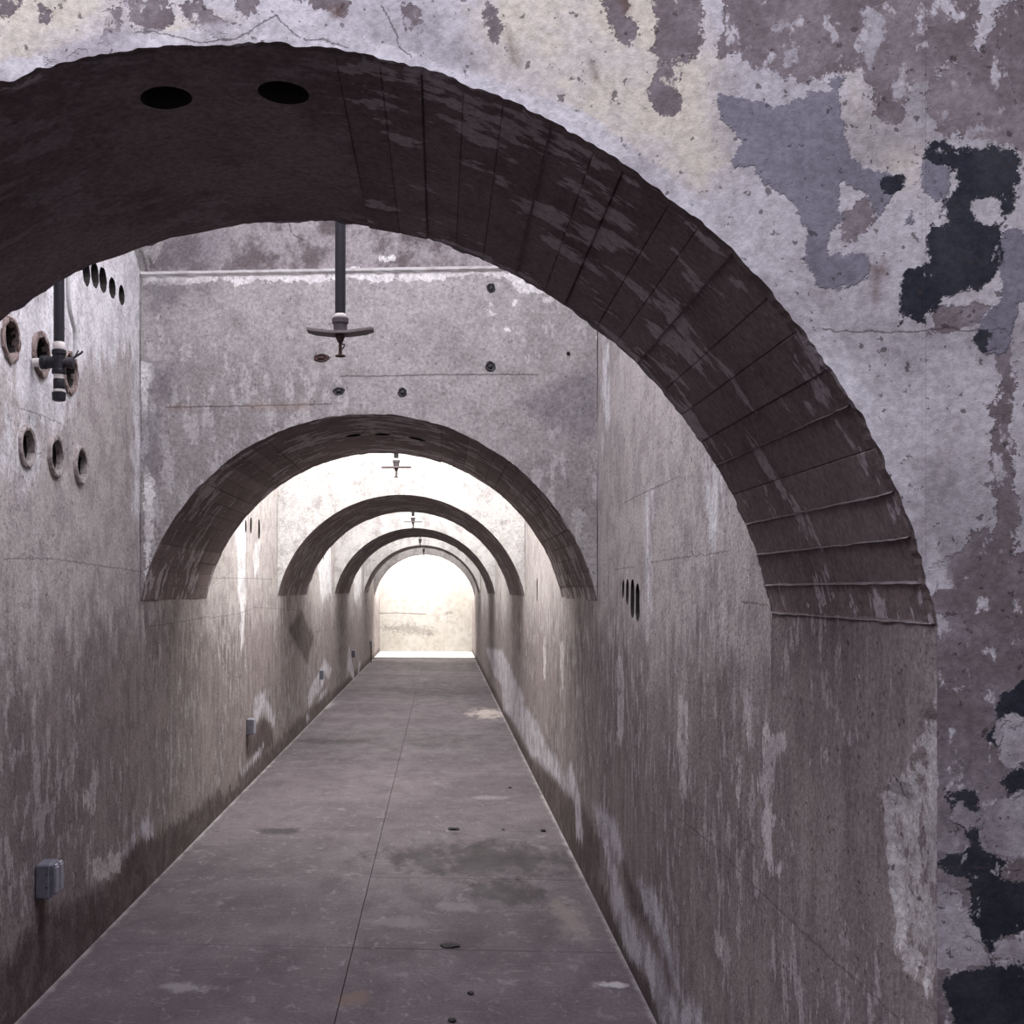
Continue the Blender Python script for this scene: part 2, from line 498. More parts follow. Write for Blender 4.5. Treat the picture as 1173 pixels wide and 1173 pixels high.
# ------------------------------------------------------------------ paint and stain outlines, traced on the photograph
c1 = lambda p: crop(0, 0, 2.9325, p)
c2 = lambda p: crop(400, 0, 2.9325, p)
c3 = lambda p: crop(773, 0, 2.9325, p)
c6 = lambda p: crop(773, 773, 2.9325, p)
c7 = lambda p: crop(550, 773, 2.9325, p)
cz = lambda p: crop(900, 120, 3.908, p)
cl = lambda p: crop(0, 280, 3.91, p)
cb = lambda p: crop(0, 873, 3.91, p)
cw = lambda p: crop(260, 700, 5.867, p)
c5 = lambda p: crop(150, 240, 3.91, p)
cr = lambda p: crop(400, 260, 3.91, p)
def strip(pts, wd):
    """a crack: a polyline (pixels)"""
    return pts
def line_dist(P, lines):
    """signed distance to the nearest polyline"""
    best = np.full(len(P), 0.3)
    for q in lines:
        q = np.asarray(q, float)
        for a, b in zip(q[:-1], q[1:]):
            e = b - a
            L = max((e ** 2).sum(), 1e-12)
            t = ((P - a) @ e) / L
            ins = (t >= 0) & (t <= 1)
            sd = ((P[:, 0] - a[0]) * e[1] - (P[:, 1] - a[1]) * e[0]) / math.sqrt(L)
            d = np.where(ins, sd, 0.3)
            best = np.where(np.abs(d) < np.abs(best), d, best)
    return best

FACE1 = dict(
    smudge=[[(-30, 90), (60, 70), (140, 50), (200, 60), (110, 85), (-30, 125)], [(380, 10), (470, 0), (560, 60), (520, 90), (420, 60)], [(180, 62), (300, 50), (420, 66), (420, 80), (180, 74)],
            [(840, 100), (900, 110), (860, 190), (830, 150)], [(930, 130), (1080, 60), (1180, 120), (1180, 170), (1040, 170), (980, 200)], [(930, 350), (1180, 370), (1180, 420), (960, 400)],
            [(1030, 560), (1120, 540), (1180, 580), (1180, 660), (1070, 660)], [(980, 290), (1010, 300), (1010, 345), (985, 340)]],
    cream=[[(-40, -20), (150, -20), (120, 40), (60, 75), (-40, 110)], [(150, 10), (240, 20), (330, 60), (200, 62)],
           [(545, -20), (770, -20), (800, 40), (825, 100), (842, 150), (830, 195), (800, 215), (770, 200), (700, 160), (640, 120), (570, 80), (545, 40)],
           c3([(590, 250), (620, 260), (640, 340), (690, 430), (760, 490), (810, 500), (830, 560), (800, 600), (770, 580), (700, 570), (640, 560), (575, 500), (565, 380), (590, 320)])],
    brown=[c1([(-60, -20), (65, -20), (55, 35), (25, 65), (-60, 50)]), c1([(350, 40), (405, 35), (400, 80), (370, 110), (358, 148), (338, 145), (345, 110), (360, 80)]),
           c1([(143, 28), (178, 25), (182, 50), (155, 58)]), c1([(228, 188), (272, 183), (274, 220), (245, 242), (228, 220)]),
           c1([(400, -20), (570, -20), (585, 60), (560, 98), (500, 98), (450, 60)]), c1([(610, 20), (680, 8), (745, 85), (735, 112), (690, 88), (620, 72)]),
           c1([(790, -20), (900, -20), (860, 40), (820, 60), (795, 30)]), c1([(140, 190), (170, 180), (185, 250), (150, 275)]),
           c1([(1000, -20), (1100, -20), (1173, 10), (1150, 60), (1100, 40)]),
           c2([(180, 20), (230, 25), (225, 90), (190, 75)]), c2([(435, -20), (485, -20), (512, 90), (507, 160), (480, 152), (455, 80)]),
           c2([(858, -20), (925, -20), (938, 50), (967, 70), (972, 100), (942, 160), (888, 142), (873, 90)]),
           c2([(1023, -20), (1180, -20), (1180, 180), (1112, 212), (1092, 280), (1087, 367), (1058, 367), (1018, 312), (1018, 240), (1040, 200), (1018, 150), (1030, 80)]),
           c3([(-10, -20), (60, -20), (60, 40), (75, 90), (92, 150), (60, 190), (20, 212), (-10, 215)]),
           c3([(163, -20), (1015, -20), (1012, 190), (900, 220), (830, 265), (790, 340), (745, 405), (700, 390), (660, 300), (620, 245), (560, 252), (440, 267), (380, 240), (300, 235), (230, 182), (168, 172)]),
           c3([(930, 200), (1012, 180), (1110, -20), (1230, -20), (1230, 520), (1150, 490), (1060, 470), (960, 475), (900, 440), (840, 330)]),
           c3([(570, 700), (640, 670), (670, 720), (640, 790), (570, 830)]), c3([(870, 1040), (1010, 1010), (1080, 1030), (1000, 1105), (890, 1110)]),
           [(1066, 655), (1095, 640), (1120, 612), (1150, 640), (1190, 612), (1190, 1190), (1050, 1190), (1056, 900), (1060, 760)],
           [(1140, 380), (1160, 380), (1160, 660), (1145, 700), (1138, 520)]],
    lav=[c3([(150, 315), (240, 320), (340, 350), (445, 325), (450, 300), (515, 300), (520, 250), (580, 250), (570, 300), (550, 340), (565, 400), (570, 460), (600, 540), (640, 560), (690, 580), (780, 590), (740, 640), (690, 720), (660, 660), (560, 620), (555, 740), (515, 780), (515, 860), (560, 850), (640, 850), (655, 890), (640, 930), (560, 975), (480, 945), (465, 910), (435, 870), (440, 770), (400, 690), (365, 650), (300, 620), (270, 560), (250, 550), (190, 570), (215, 480), (190, 420), (145, 380)]),
         c3([(815, 560), (870, 520), (930, 570), (940, 640), (880, 670), (830, 640)]), c3([(778, 722), (800, 703), (803, 750), (768, 772)]),
         cz([(860, 1020), (890, 930), (960, 880), (950, 600), (1000, 540), (1067, 560), (1120, 700), (1067, 900), (1030, 980), (1000, 1100), (930, 1115), (870, 1095)])],
    navy=[c3([(855, 485), (900, 480), (960, 490), (1060, 485), (1085, 500), (1130, 495), (1150, 530), (1165, 580), (1155, 640), (1130, 660), (1120, 740), (1098, 745), (1095, 665), (1010, 670), (1000, 730), (1040, 745), (1095, 735), (1100, 760), (1095, 880), (1060, 960), (960, 985), (900, 1005), (830, 1080), (795, 1065), (760, 1085), (748, 990), (780, 925), (840, 895), (850, 850), (865, 735), (885, 790), (935, 760), (930, 725), (895, 720), (910, 690), (935, 640), (930, 560), (880, 550), (850, 520)]),
          c3([(690, 602), (772, 583), (742, 640), (710, 640)]), cz([(855, 1010), (905, 1010), (900, 1060), (880, 1100), (855, 1060)]),
          c6([(1095, 60), (1180, 0), (1230, 0), (1230, 60), (1150, 170), (1120, 130), (1095, 150)]), c6([(1065, 190), (1085, 185), (1100, 230), (1080, 255), (1062, 230)]),
          c6([(1090, 360), (1130, 320), (1180, 300), (1230, 300), (1230, 380), (1130, 412)]),
          c6([(920, 400), (1000, 400), (1012, 480), (1040, 580), (1112, 620), (1105, 662), (1000, 690), (900, 672), (860, 640), (900, 600), (960, 600), (1000, 560), (940, 480)]),
          c6([(960, 690), (1080, 680), (1230, 690), (1230, 860), (1080, 890), (1062, 960), (1040, 900), (1000, 890), (980, 840), (990, 790), (975, 720)]),
          c6([(893, 1005), (1060, 985), (1173, 940), (1230, 930), (1230, 1230), (1000, 1230), (930, 1160), (898, 1080)])],
    chip=[c3([(640, 28), (680, 22), (703, 70), (692, 130), (655, 238), (640, 190), (622, 130), (648, 90)]), c3([(310, 90), (380, 75), (390, 100), (330, 105)]),
          c3([(370, 175), (410, 165), (418, 195), (380, 203)]),
          c6([(1095, 160), (1130, 140), (1230, 150), (1230, 300), (1120, 320), (1080, 290)]), c6([(943, 418), (1008, 490), (970, 512), (938, 470)]),
          c6([(860, 665), (950, 720), (980, 740), (990, 820), (1062, 962), (960, 992), (880, 1002), (850, 900)]),
          c6([(1080, 890), (1173, 862), (1230, 850), (1230, 940), (1110, 987), (1085, 940)]), c6([(870, 560), (940, 530), (985, 560), (950, 600), (880, 595)]),
          c6([(1030, 560), (1060, 430), (1130, 400), (1230, 390), (1230, 620), (1110, 620), (1045, 590)])],
    rust=[c3([(660, 898), (700, 893), (705, 925), (675, 925)]), c3([(668, 930), (680, 930), (678, 1010), (668, 1020)]), c2([(805, 200), (822, 205), (842, 265), (825, 275)]),
          c2([(525, 110), (545, 120), (565, 220), (545, 215)]), c2([(915, 0), (935, 0), (940, 40), (925, 35)]), c1([(1105, 30), (1150, 25), (1140, 65), (1110, 60)])],
    crack=[strip(c1([(450, 110), (560, 115), (690, 145), (780, 135), (850, 95), (930, 45), (1010, 130), (1080, 125), (1173, 155)]), 1.1),
           strip(c2([(100, 20), (150, 80), (165, 150), (210, 195)]), 1.1), strip([(940, 378), (1010, 380), (1080, 379), (1130, 378)], 1.2),
           strip(c6([(850, 770), (900, 782), (930, 780)]), 2.0), strip(c6([(850, 640), (1000, 645), (1173, 650)]), 1.3),
           strip(c6([(845, 600), (900, 590)]), 1.5)],
)
RIGHT = dict(
    chip=[c7([(665, 70), (685, 68), (692, 150), (697, 280), (692, 420), (680, 447), (668, 400), (665, 300), (658, 200)]),
          c7([(943, 180), (963, 163), (982, 200), (1020, 188), (1032, 240), (992, 262), (987, 330), (1002, 440), (975, 432), (938, 400), (928, 350), (943, 300)]),
          c7([(943, 450), (997, 470), (992, 520), (972, 540), (990, 642), (1022, 618), (1012, 662), (985, 682), (953, 610), (943, 540)]),
          c7([(898, 78), (912, 78), (918, 262), (893, 252)]), c7([(458, -60), (477, -60), (482, 120), (472, 242), (453, 242), (458, 120)]),
          c7([(780, 850), (800, 868), (805, 942), (783, 932)]), c7([(855, 290), (870, 250), (878, 380), (860, 460), (850, 400)]),
          c6([(700, 380), (740, 340), (770, 370), (800, 250), (830, 110), (880, 100), (880, 600), (880, 900), (850, 1085), (800, 1005), (770, 1000), (740, 900), (720, 700), (705, 560)]),
          [(708, 766), (712, 766), (713, 836), (709, 848)], [(641, 735), (645, 735), (645, 790), (641, 790)], [(622, 730), (624.5, 730), (624.5, 780), (622, 780)],
          [(738, 690), (746, 700), (742, 740), (736, 740)]],
    salt=[[(556, 742), (575, 745), (600, 800), (595, 812), (580, 790), (566, 775)],
          c7([(70, -10), (105, 60), (170, 130), (215, 215), (285, 340), (300, 290), (335, 400), (342, 560), (322, 545), (318, 420), (280, 380), (200, 290), (170, 270), (120, 170), (75, 110)]),
          c7([(370, 430), (440, 480), (482, 600), (465, 640), (440, 600), (500, 820), (560, 900), (640, 1050), (700, 1190), (610, 1190), (560, 1010), (490, 930), (440, 790), (420, 600)]),
          c7([(515, 680), (590, 750), (640, 900), (665, 1060), (770, 1190), (700, 1190), (620, 960), (560, 820)])],
    damp_dark=[c7([(60, 100), (170, 290), (230, 330), (330, 420), (400, 560), (405, 650), (350, 720), (290, 560), (200, 400), (110, 230)]),
          c7([(470, 600), (520, 700), (600, 830), (640, 1000), (560, 860), (500, 760)]), c7([(480, 960), (520, 1000), (600, 1150), (640, 1250), (560, 1250), (480, 1010)]),
          c7([(330, 640), (400, 720), (440, 830), (480, 930), (470, 960), (400, 840), (340, 740)])],
    crack=[strip(crop(550, 550, 3.91, [(590, 402), (640, 395), (700, 385)]), 1.0), strip(crop(550, 550, 3.91, [(740, 372), (850, 355), (940, 340), (1115, 316)]), 1.0),
           strip(crop(550, 550, 3.91, [(630, 105), (780, 35), (900, -20)]), 0.8), strip(c6([(0, 470), (150, 600), (310, 750), (500, 930), (760, 1160)]), 1.0),
           strip([(848, 690), (884, 694)], 0.7), strip([(884, 707), (950, 703), (1068, 690)], 0.8), [(883, 670), (883.5, 800)],
           c6([(755, 690), (780, 745), (815, 765)]), [(789.5, 560), (789.5, 720)],
           [(743, 560), (744, 860)]],
    pale=[[(690, 380), (694, 380), (696, 480), (690, 500)], [(741, 570), (746, 570), (744, 680), (740, 700)], [(806, 540), (822, 560), (818, 640), (810, 650)]],
    edge=[],
)
LEFT = dict(
    pale=[cl([(-80, 300), (480, 0), (600, -20), (645, 100), (645, 430), (585, 420), (520, 500), (440, 530), (390, 500), (330, 700), (230, 800), (130, 820), (60, 560), (-80, 600)]),
          cl([(40, 800), (160, 820), (200, 980), (100, 1100), (20, 1000)]), cl([(590, 400), (640, 400), (640, 1200), (600, 1200)]),
          [(271, 600), (282, 590), (281, 700), (277, 740), (274, 680)], [(292, 620), (298, 620), (297, 660), (293, 660)], [(362, 615), (378, 605), (380, 680), (368, 690)], [(405, 640), (414, 640), (414, 680), (406, 690)]],
    damp_dark=[cb([(-150, 950), (60, 850), (180, 690), (320, 630), (480, 560), (560, 420), (640, 310), (720, 310), (850, 230), (950, 160), (1000, 120), (1010, 230), (860, 400), (500, 745), (50, 1160), (-150, 1300)]),
          cb([(165, 610), (215, 600), (235, 700), (215, 780), (160, 790)]), [(262, 905), (300, 860), (340, 838), (352, 820), (360, 830), (300, 888)],  # first outline: dark patch directly below the nearest outlet box
          cw([(125, 820), (190, 810), (250, 700), (310, 800), (320, 900), (250, 960), (150, 1000), (125, 960)]), cw([(520, 700), (600, 620), (640, 500), (700, 560), (600, 700), (400, 870), (380, 830)]),
          [(340, 740), (330, 720), (345, 700), (360, 730), (352, 760)]],
    salt=[cw([(185, 600), (230, 535), (272, 578), (324, 740), (328, 800), (282, 722), (232, 682), (190, 790)]), cw([(540, 575), (600, 440), (622, 400), (660, 312), (705, 395), (692, 455), (660, 422), (642, 520), (600, 562), (556, 645)]),
          cw([(820, 205), (837, 300), (858, 440), (852, 465), (820, 402), (798, 465), (815, 330)]), cw([(635, 545), (680, 520), (670, 560), (600, 620)]), cw([(530, 720), (552, 680), (555, 730), (535, 760)]),
          cw([(95, 1080), (180, 980), (250, 900), (230, 960), (130, 1060), (110, 1130)]), cw([(890, 330), (900, 340), (890, 420), (878, 420)]),
          cb([(540, 420), (640, 260), (690, 270), (700, 320), (620, 330), (560, 430)])],
    chip=[cb([(110, 420), (125, 420), (130, 540), (112, 540)]), cb([(330, 0), (345, 0), (345, 80), (332, 80)]), cb([(410, 60), (430, 50), (435, 240), (412, 250)]),
          cb([(390, 440), (470, 430), (560, 400), (540, 500), (450, 520)]), [(38, 660), (44, 660), (44, 700), (38, 700)], [(95, 900), (100, 900), (100, 930), (95, 930)]],
    crack=[strip(crop(150, 560, 3.91, [(65, 620), (200, 600), (350, 572)]), 0.9), strip(crop(150, 560, 3.91, [(370, 400), (500, 400), (640, 405)]), 0.8),
           strip(crop(150, 560, 3.91, [(350, 580), (480, 560), (560, 530), (770, 545)]), 0.7), strip(crop(150, 560, 3.91, [(775, 650), (830, 640), (895, 628)]), 0.8),
           strip([(0, 640), (60, 640), (165, 655)], 0.8), strip(cl([(80, 730), (180, 760), (290, 810)]), 0.7), strip(cl([(130, 945), (200, 935)]), 0.8),
           [(161, 690), (161, 830)], [(237.5, 690), (236.5, 860)]],
    edge=[],
)
FACE2 = dict(
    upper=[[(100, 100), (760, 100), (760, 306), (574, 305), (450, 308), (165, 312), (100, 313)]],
    chip=[c5([(60, 285), (1173, 272), (1173, 320), (1080, 322), (1030, 300), (900, 312), (860, 330), (720, 320), (640, 325), (560, 320), (500, 345), (400, 310), (200, 345), (60, 330)]),
          cr([(-10, 190), (690, 182), (780, 220), (880, 290), (760, 300), (730, 240), (600, 215), (480, 225), (350, 245), (260, 240), (100, 240), (0, 230)]),
          c5([(40, 690), (85, 690), (105, 740), (80, 790), (70, 900), (85, 1040), (45, 1180), (50, 900)]), cr([(1112, 430), (1132, 440), (1128, 1173), (1112, 1173)]),
          cr([(610, 365), (640, 335), (630, 370), (655, 390), (635, 402)]), cr([(730, 330), (755, 320), (750, 350), (735, 350)]), cr([(695, 440), (720, 450), (725, 475), (700, 460)]),
          cr([(850, 330), (910, 300), (925, 330), (890, 350)]), cr([(130, 140), (200, 120), (215, 150), (150, 160)]),
          [(165, 520), (178, 560), (172, 640), (165, 680)]],
    damp_dark=[c5([(120, 120), (420, 100), (400, 250), (120, 280)]), c5([(60, 320), (240, 310), (220, 420), (90, 450)]), c5([(290, 350), (350, 355), (340, 390), (310, 390)]),
          c5([(80, 700), (200, 690), (180, 860), (90, 870)]), cr([(760, 780), (900, 700), (1110, 620), (1110, 960), (900, 900)]), c5([(-60, 880), (150, 900), (120, 1173), (-60, 1173)])],
    crack=[strip(cr([(-40, 668), (150, 668), (330, 662), (640, 660), (850, 662)]), 0.9), strip(c5([(150, 885), (500, 880), (900, 870)]), 0.7), strip(c5([(705, 50), (720, 110), (780, 140)]), 1.2)],
    rust=[c5([(160, 875), (260, 875), (260, 895), (160, 895)]), c5([(520, 870), (800, 865), (800, 895), (520, 895)])],
)
def plane_masks(me, table, conv, P2, extra=None):
    for k, polys in table.items():
        if k == 'crack':
            set_attr(me, k, line_dist(P2, [[conv(*p) for p in q] for q in polys]))
            continue
        v = mask(P2, [[conv(*p) for p in q] for q in polys])
        if extra and k in extra:
            v = np.maximum(v, extra[k])
        set_attr(me, k, v)

# ------------------------------------------------------------------ floor
fl = bmesh.new(); box(fl, -3.4, 2.6, -3.0, 29.0, -0.40, -0.07)
floor = structure(from_bm('floor', fl, M['joint']))
bm = bmesh.new()
SEAM, Y_SEAM0, STEP = -0.393, 4.95, 1.222
xa, xb = XL + 0.002, XR - 0.002
sl_w = SEAM - 0.003 - xa
def slab_mesh(w_, l_, nm):
    b = bmesh.new(); box(b, -w_ / 2, w_ / 2, -l_ / 2, l_ / 2, -0.07, 0.0, 0.0022)
    me = bpy.data.meshes.new(nm); b.to_mesh(me); b.free()
    me.materials.append(M['floor']); return me
slA, slB = slab_mesh(SEAM - 0.0012 - xa, STEP - 0.002, 'slab'), slab_mesh(xb - SEAM - 0.0012, STEP - 0.002, 'slab')
for k in range(-1, 18):
    yc = Y_SEAM0 + (k - 0.5) * STEP
    if yc > 26.2:
        break
    for me, xc in ((slA, (xa + SEAM - 0.0012) / 2), (slB, (xb + SEAM + 0.0012) / 2)):
        o = bpy.data.objects.new('slab', me)
        o.location = (xc, yc, random.uniform(-0.002, 0.0))
        COL.objects.link(o); o.parent = floor
Y_END_SL = Y_SEAM0 + 17 * STEP + STEP * 0.0
b = bmesh.new(); box(b, XL, XR, 26.18, END_Y, -0.07, 0.012, 0.004)
from_bm('end_floor', b, M['endfloor'], floor)
b = bmesh.new(); box(b, -3.3, 2.5, -2.9, Y_SEAM0 - 2 * STEP - 0.005, -0.07, 0.0)
from_bm('slab', b, M['floor'], floor)

# ------------------------------------------------------------------ side walls
def side_wall(name, X, sgn, table, holes):
    ys = [ARCH[0][1]]
    while ys[-1] < END_Y:
        ys.append(ys[-1] + max(0.012 * ys[-1], 0.03))
    ys[-1] = END_Y
    zs = np.concatenate([np.linspace(-0.08, 3.4, 125), np.linspace(3.45, TOP, 6)])
    ys = np.array(ys)
    nu, nv = len(ys), len(zs)
    Yg, Zg = np.meshgrid(ys, zs, indexing='ij')
    front = np.stack([np.full(nu * nv, X), Yg.ravel(), Zg.ravel()], 1)
    # slow undulation of the hand-cast surface
    und = 0.006 * np.sin(Yg * 2.1 + 0.7) * np.sin(Zg * 2.7) + 0.004 * np.sin(Yg * 5.3 + Zg * 3.1)
    fade = np.clip((ys - ys[0]) / 0.3, 0, 1)[:, None]
    front[:, 0] += sgn * np.abs((und * fade).ravel())
    back = np.array([[X + sgn * 0.3, ys[0], zs[0]], [X + sgn * 0.3, ys[0], zs[-1]], [X + sgn * 0.3, ys[-1], zs[-1]], [X + sgn * 0.3, ys[-1], zs[0]]])
    V = np.vstack([front, back])
    nb = nu * nv
    fs = grid_faces(nu, nv, 0, flip=(sgn < 0)).tolist()
    idx = lambda i, j: i * nv + j
    e_y0 = [idx(0, j) for j in range(nv)]; e_y1 = [idx(nu - 1, j) for j in range(nv)]
    e_z0 = [idx(i, 0) for i in range(nu)]; e_z1 = [idx(i, nv - 1) for i in range(nu)]
    fs += [e_y0 + [nb + 1, nb], e_y1[::-1] + [nb + 3, nb + 2], e_z0[::-1] + [nb, nb + 3], e_z1 + [nb + 2, nb + 1], [nb, nb + 1, nb + 2, nb + 3]]
    me = np_mesh(name, V, fs)
    bm = bmesh.new(); bm.from_mesh(me); fix_normals(bm); bm.to_mesh(me); bm.free()
    o = structure(link_mesh(name, me, M['wall']))
    cut_holes(o, holes, X, sgn)
    me = o.data
    c = coords(me)
    P2 = c[:, 1:3]
    ex = {'damp_dark': 0.10 - c[:, 2] + 0.03 * wobble(c[:, 1], 5, ((0.6, 1), (0.2, .6))), 'edge': np.max([0.012 - np.abs(c[:, 1] - a[0] + 0.008) for a in ARCH[1:]], axis=0)}
    ex['edge'] = np.where(c[:, 2] > SPRING, ex['edge'], -0.3)
    plane_masks(me, table, lambda u, v: on_x(u, v, X), P2, ex)
    set_attr(me, 'upper_tone', np.clip(c[:, 2] - 1.35 + 0.25 * wobble(c[:, 1], 21, ((0.7, 1), (0.25, 0.6))), -0.5, 0.3))
    return o

def hole_px(u, v, hpx, X, oblong=1.0):
    y, z = on_x(u, v, X)
    hh = hpx * px_size(y) / 2
    return (y, z, hh / oblong, hh)
L_LOW = [hole_px(29.9, 511.8, 42, XL), hole_px(63.4, 523, 42, XL), hole_px(91.8, 533, 38, XL)]
L_UP = [hole_px(11.5, 388.6, 46, XL), hole_px(47, 406, 46, XL), hole_px(79.5, 427, 44, XL)]
L_TOP = [hole_px(101, 312.7, 30, XL), hole_px(111, 315, 30, XL), hole_px(120, 320.7, 29, XL), hole_px(130, 330, 25, XL), hole_px(139.7, 338, 23, XL)]
L_B2 = [hole_px(282, 603, 15, XL, 1.2), hole_px(288.3, 602, 19, XL, 1.5), hole_px(297, 606, 24, XL, 1.7)]
L_B3 = [hole_px(371, 637, 9, XL)]
R_B1 = [hole_px(712.6, 674.5, 21, XR, 1.2), hole_px(718, 678, 30, XR, 1.45), hole_px(724.3, 686, 45, XR, 1.75), hole_px(730, 690, 43, XR, 1.7)]
R_B2 = [hole_px(614, 676, 28, XR, 2.2)]
R_B3 = [hole_px(573, 681, 14, XR, 1.6)]
R_B4 = [hole_px(554, 677.6, 7, XR, 1.4)]
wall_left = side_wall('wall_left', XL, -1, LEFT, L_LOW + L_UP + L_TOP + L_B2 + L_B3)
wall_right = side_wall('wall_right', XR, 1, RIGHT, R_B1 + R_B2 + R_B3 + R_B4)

def sleeve(hole, X, sgn, parent, mat, prot=0.014, wall=0.016, wob=0.05):
    y, z, hw, hh = hole
    b = bmesh.new()
    lathe(b, [(hw - 0.004, -0.02), (hw - 0.006, prot * 0.8), (hw + wall * 0.3, prot), (hw + wall * 0.8, prot * 0.7), (hw + wall, -0.012)], (0, 0, 0), 'X', 26, wob, cap=False)
    for v in b.verts:
        v.co = Vector((X - sgn * v.co.x + 0.0, y + v.co.y, z + v.co.z * (hh / hw)))
    fix_normals(b)
    return from_bm('pipe_sleeve', b, mat, parent, True)
for h in L_LOW:
    sleeve(h, XL, -1, wall_left, M['sleeve'])
for h in L_UP:
    sleeve(h, XL, -1, wall_left, M['sleeve_rust'], 0.012, 0.014, 0.09)

# ------------------------------------------------------------------ arch walls
TH0 = math.asin((SPRING - ACZ) / AR)
def arch_wall(name, y0, y1, mat, jambs=False, ztop_dense=3.6, rows=70, table=None, cz_=ACZ, edge_amp=0.004, ncol=200):
    th = np.linspace(math.pi - TH0, TH0, ncol)
    rr = AR + (edge_amp * wobble(th * AR, len(name) + ncol, ((0.16, 0.8), (0.05, 0.6), (0.022, 0.7), (0.011, 0.5))) if table else 0 * th)
    rr = AR + (rr - AR) * np.clip(np.minimum(th - TH0, math.pi - TH0 - th) / 0.05, 0, 1)
    xc = ACX + rr * np.cos(th); zc = cz_ + rr * np.sin(th)
    xc[0], xc[-1] = XL, XR
    groups = [(list(zip(xc, zc)), rows, True)]
    if jambs:
        lx = np.concatenate([np.linspace(-3.3, -1.7, 9), np.linspace(-1.66, XL, 5)])
        rx = np.concatenate([np.linspace(XR, 1.1, 26), np.linspace(1.2, 2.5, 8)])
        groups = [([(x, -0.07) for x in lx], rows + 70, False)] + groups + [([(x, -0.07) for x in rx], rows + 70, False)]
    V, fs, mi = [], [], []
    for cols, nr, lip in groups:
        base = len(V)
        nv = nr + 2
        for x, z in cols:
            for zz in np.concatenate([z + (ztop_dense - z) * np.linspace(0, 1, nr), [ztop_dense + 0.4, TOP]]):
                V.append((x, y0, zz))
        fs += grid_faces(len(cols), nv, base).tolist()
        kb = len(V)
        for x, z in cols:                  # back face and, on the arch, the return of the plaster edge
            V += [(x, y1, z), (x, y1, TOP), (x, y0 + 0.03, z)]
        for i in range(len(cols) - 1):
            fs.append([kb + 3 * i, kb + 3 * i + 1, kb + 3 * i + 4, kb + 3 * i + 3])
            if lip:
                fs.append([base + i * nv, kb + 3 * i + 2, kb + 3 * i + 5, base + (i + 1) * nv])
        while len(mi) < len(fs):
            f = fs[len(mi)]
            mi.append(1 if lip and f[0] >= base and f[0] < kb and f[1] >= kb else 0)
    me = np_mesh(name, np.array(V), fs)
    o = structure(link_mesh(name, me, [mat, M['soffit']]))
    me.polygons.foreach_set('material_index', np.array(mi, np.int32))
    return o
def arch_masks(o, Y, table, extra=None):
    c = coords(o.data)
    plane_masks(o.data, table, lambda u, v: on_y(u, v, Y), c[:, [0, 2]], extra)

# near wall with the big arch
y0, y1 = ARCH[0]
A1 = arch_wall('wall_arch_1', y0, y1, M['face1'], jambs=True, ztop_dense=2.75, rows=130, table=FACE1, ncol=700, edge_amp=0.0055)
c = coords(A1.data)
rad = np.hypot(c[:, 0] - ACX, c[:, 2] - ACZ)
rimv = 0.028 - (rad - AR) + 0.02 * wobble(np.arctan2(c[:, 2] - ACZ, c[:, 0] - ACX) * AR, 3, ((0.3, 1), (0.1, .7)))
rimv = np.where(c[:, 2] > SPRING + 0.05, rimv, -0.3)
arch_masks(A1, y0, FACE1, None)
set_attr(A1.data, 'rim', np.clip(rimv, -0.3, 0.3))
# jambs of the near arch: pieces of the same wall, with the side walls' surface
def jamb(X, sgn, table):
    ys = np.linspace(y0, y1, 60); zs = np.linspace(-0.07, SPRING + 0.005, 110)
    Yg, Zg = np.meshgrid(ys, zs, indexing='ij')
    x = np.full(Yg.size, X)
    V = np.stack([x, Yg.ravel(), Zg.ravel()], 1)
    if sgn > 0:                            # broken edge low on the right
        q = mask(V[:, 1:3], [[on_x(*p, X) for p in table['chip'][7]]])
        V[:, 0] += np.clip(q * 0.4, 0, 0.012)
        dent = np.exp(-(((V[:, 1] - y0) / 0.03) ** 2)) * (0.5 + 0.5 * wobble(V[:, 2], 12)) * 0.010
        V[:, 0] += np.clip(dent, 0, 1)
    me = np_mesh('jamb', V, grid_faces(60, 110, 0, flip=(sgn > 0)))
    plane_masks(me, table, lambda u, v: on_x(u, v, X), V[:, 1:3], {'damp_dark': 0.1 - V[:, 2]})
    set_attr(me, 'upper_tone', np.full(len(V), -1.0))
    set_attr(me, 'edge', 0.008 - (V[:, 1] - y0) + 0.012 * wobble(V[:, 2], 31, ((0.3, 1), (0.08, 0.7))))
    return link_mesh('jamb', me, M['wall'], A1)
jamb(XR, 1, RIGHT)
jamb(XL, -1, LEFT)

def panel_mesh(t0, t1, ya, yb, dr, thick=0.09, cz_=ACZ):
    """one board-width of soffit between two angles, slightly flat and uneven"""
    g = 0.0003
    b = bmesh.new()
    pts = []
    j = [random.uniform(-0.0015, 0.0015) for _ in range(4)]
    for r, yy, k in ((AR + dr, ya, 0), (AR + dr, yb, 2)):
        for tt in (t0 + g, t1 - g):
            q = r + j[k]; k += 1
            pts.append((ACX + q * math.cos(tt), yy, cz_ + q * math.sin(tt)))
    for yy in (ya, yb):
        for tt in (t0 + g, t1 - g):
            q = AR + thick
            pts.append((ACX + q * math.cos(tt), yy, cz_ + q * math.sin(tt)))
    v = [b.verts.new(p) for p in pts]
    for f in ((0, 1, 3, 2), (4, 6, 7, 5), (0, 4, 5, 1), (2, 3, 7, 6), (0, 2, 6, 4), (1, 5, 7, 3)):
        b.faces.new([v[i] for i in f])
    bmesh.ops.bevel(b, geom=[e for e in b.edges if e.verts[0] in v[:4] and e.verts[1] in v[:4]], offset=0.0018, segments=1, affect='EDGES')
    fix_normals(b)
    return b
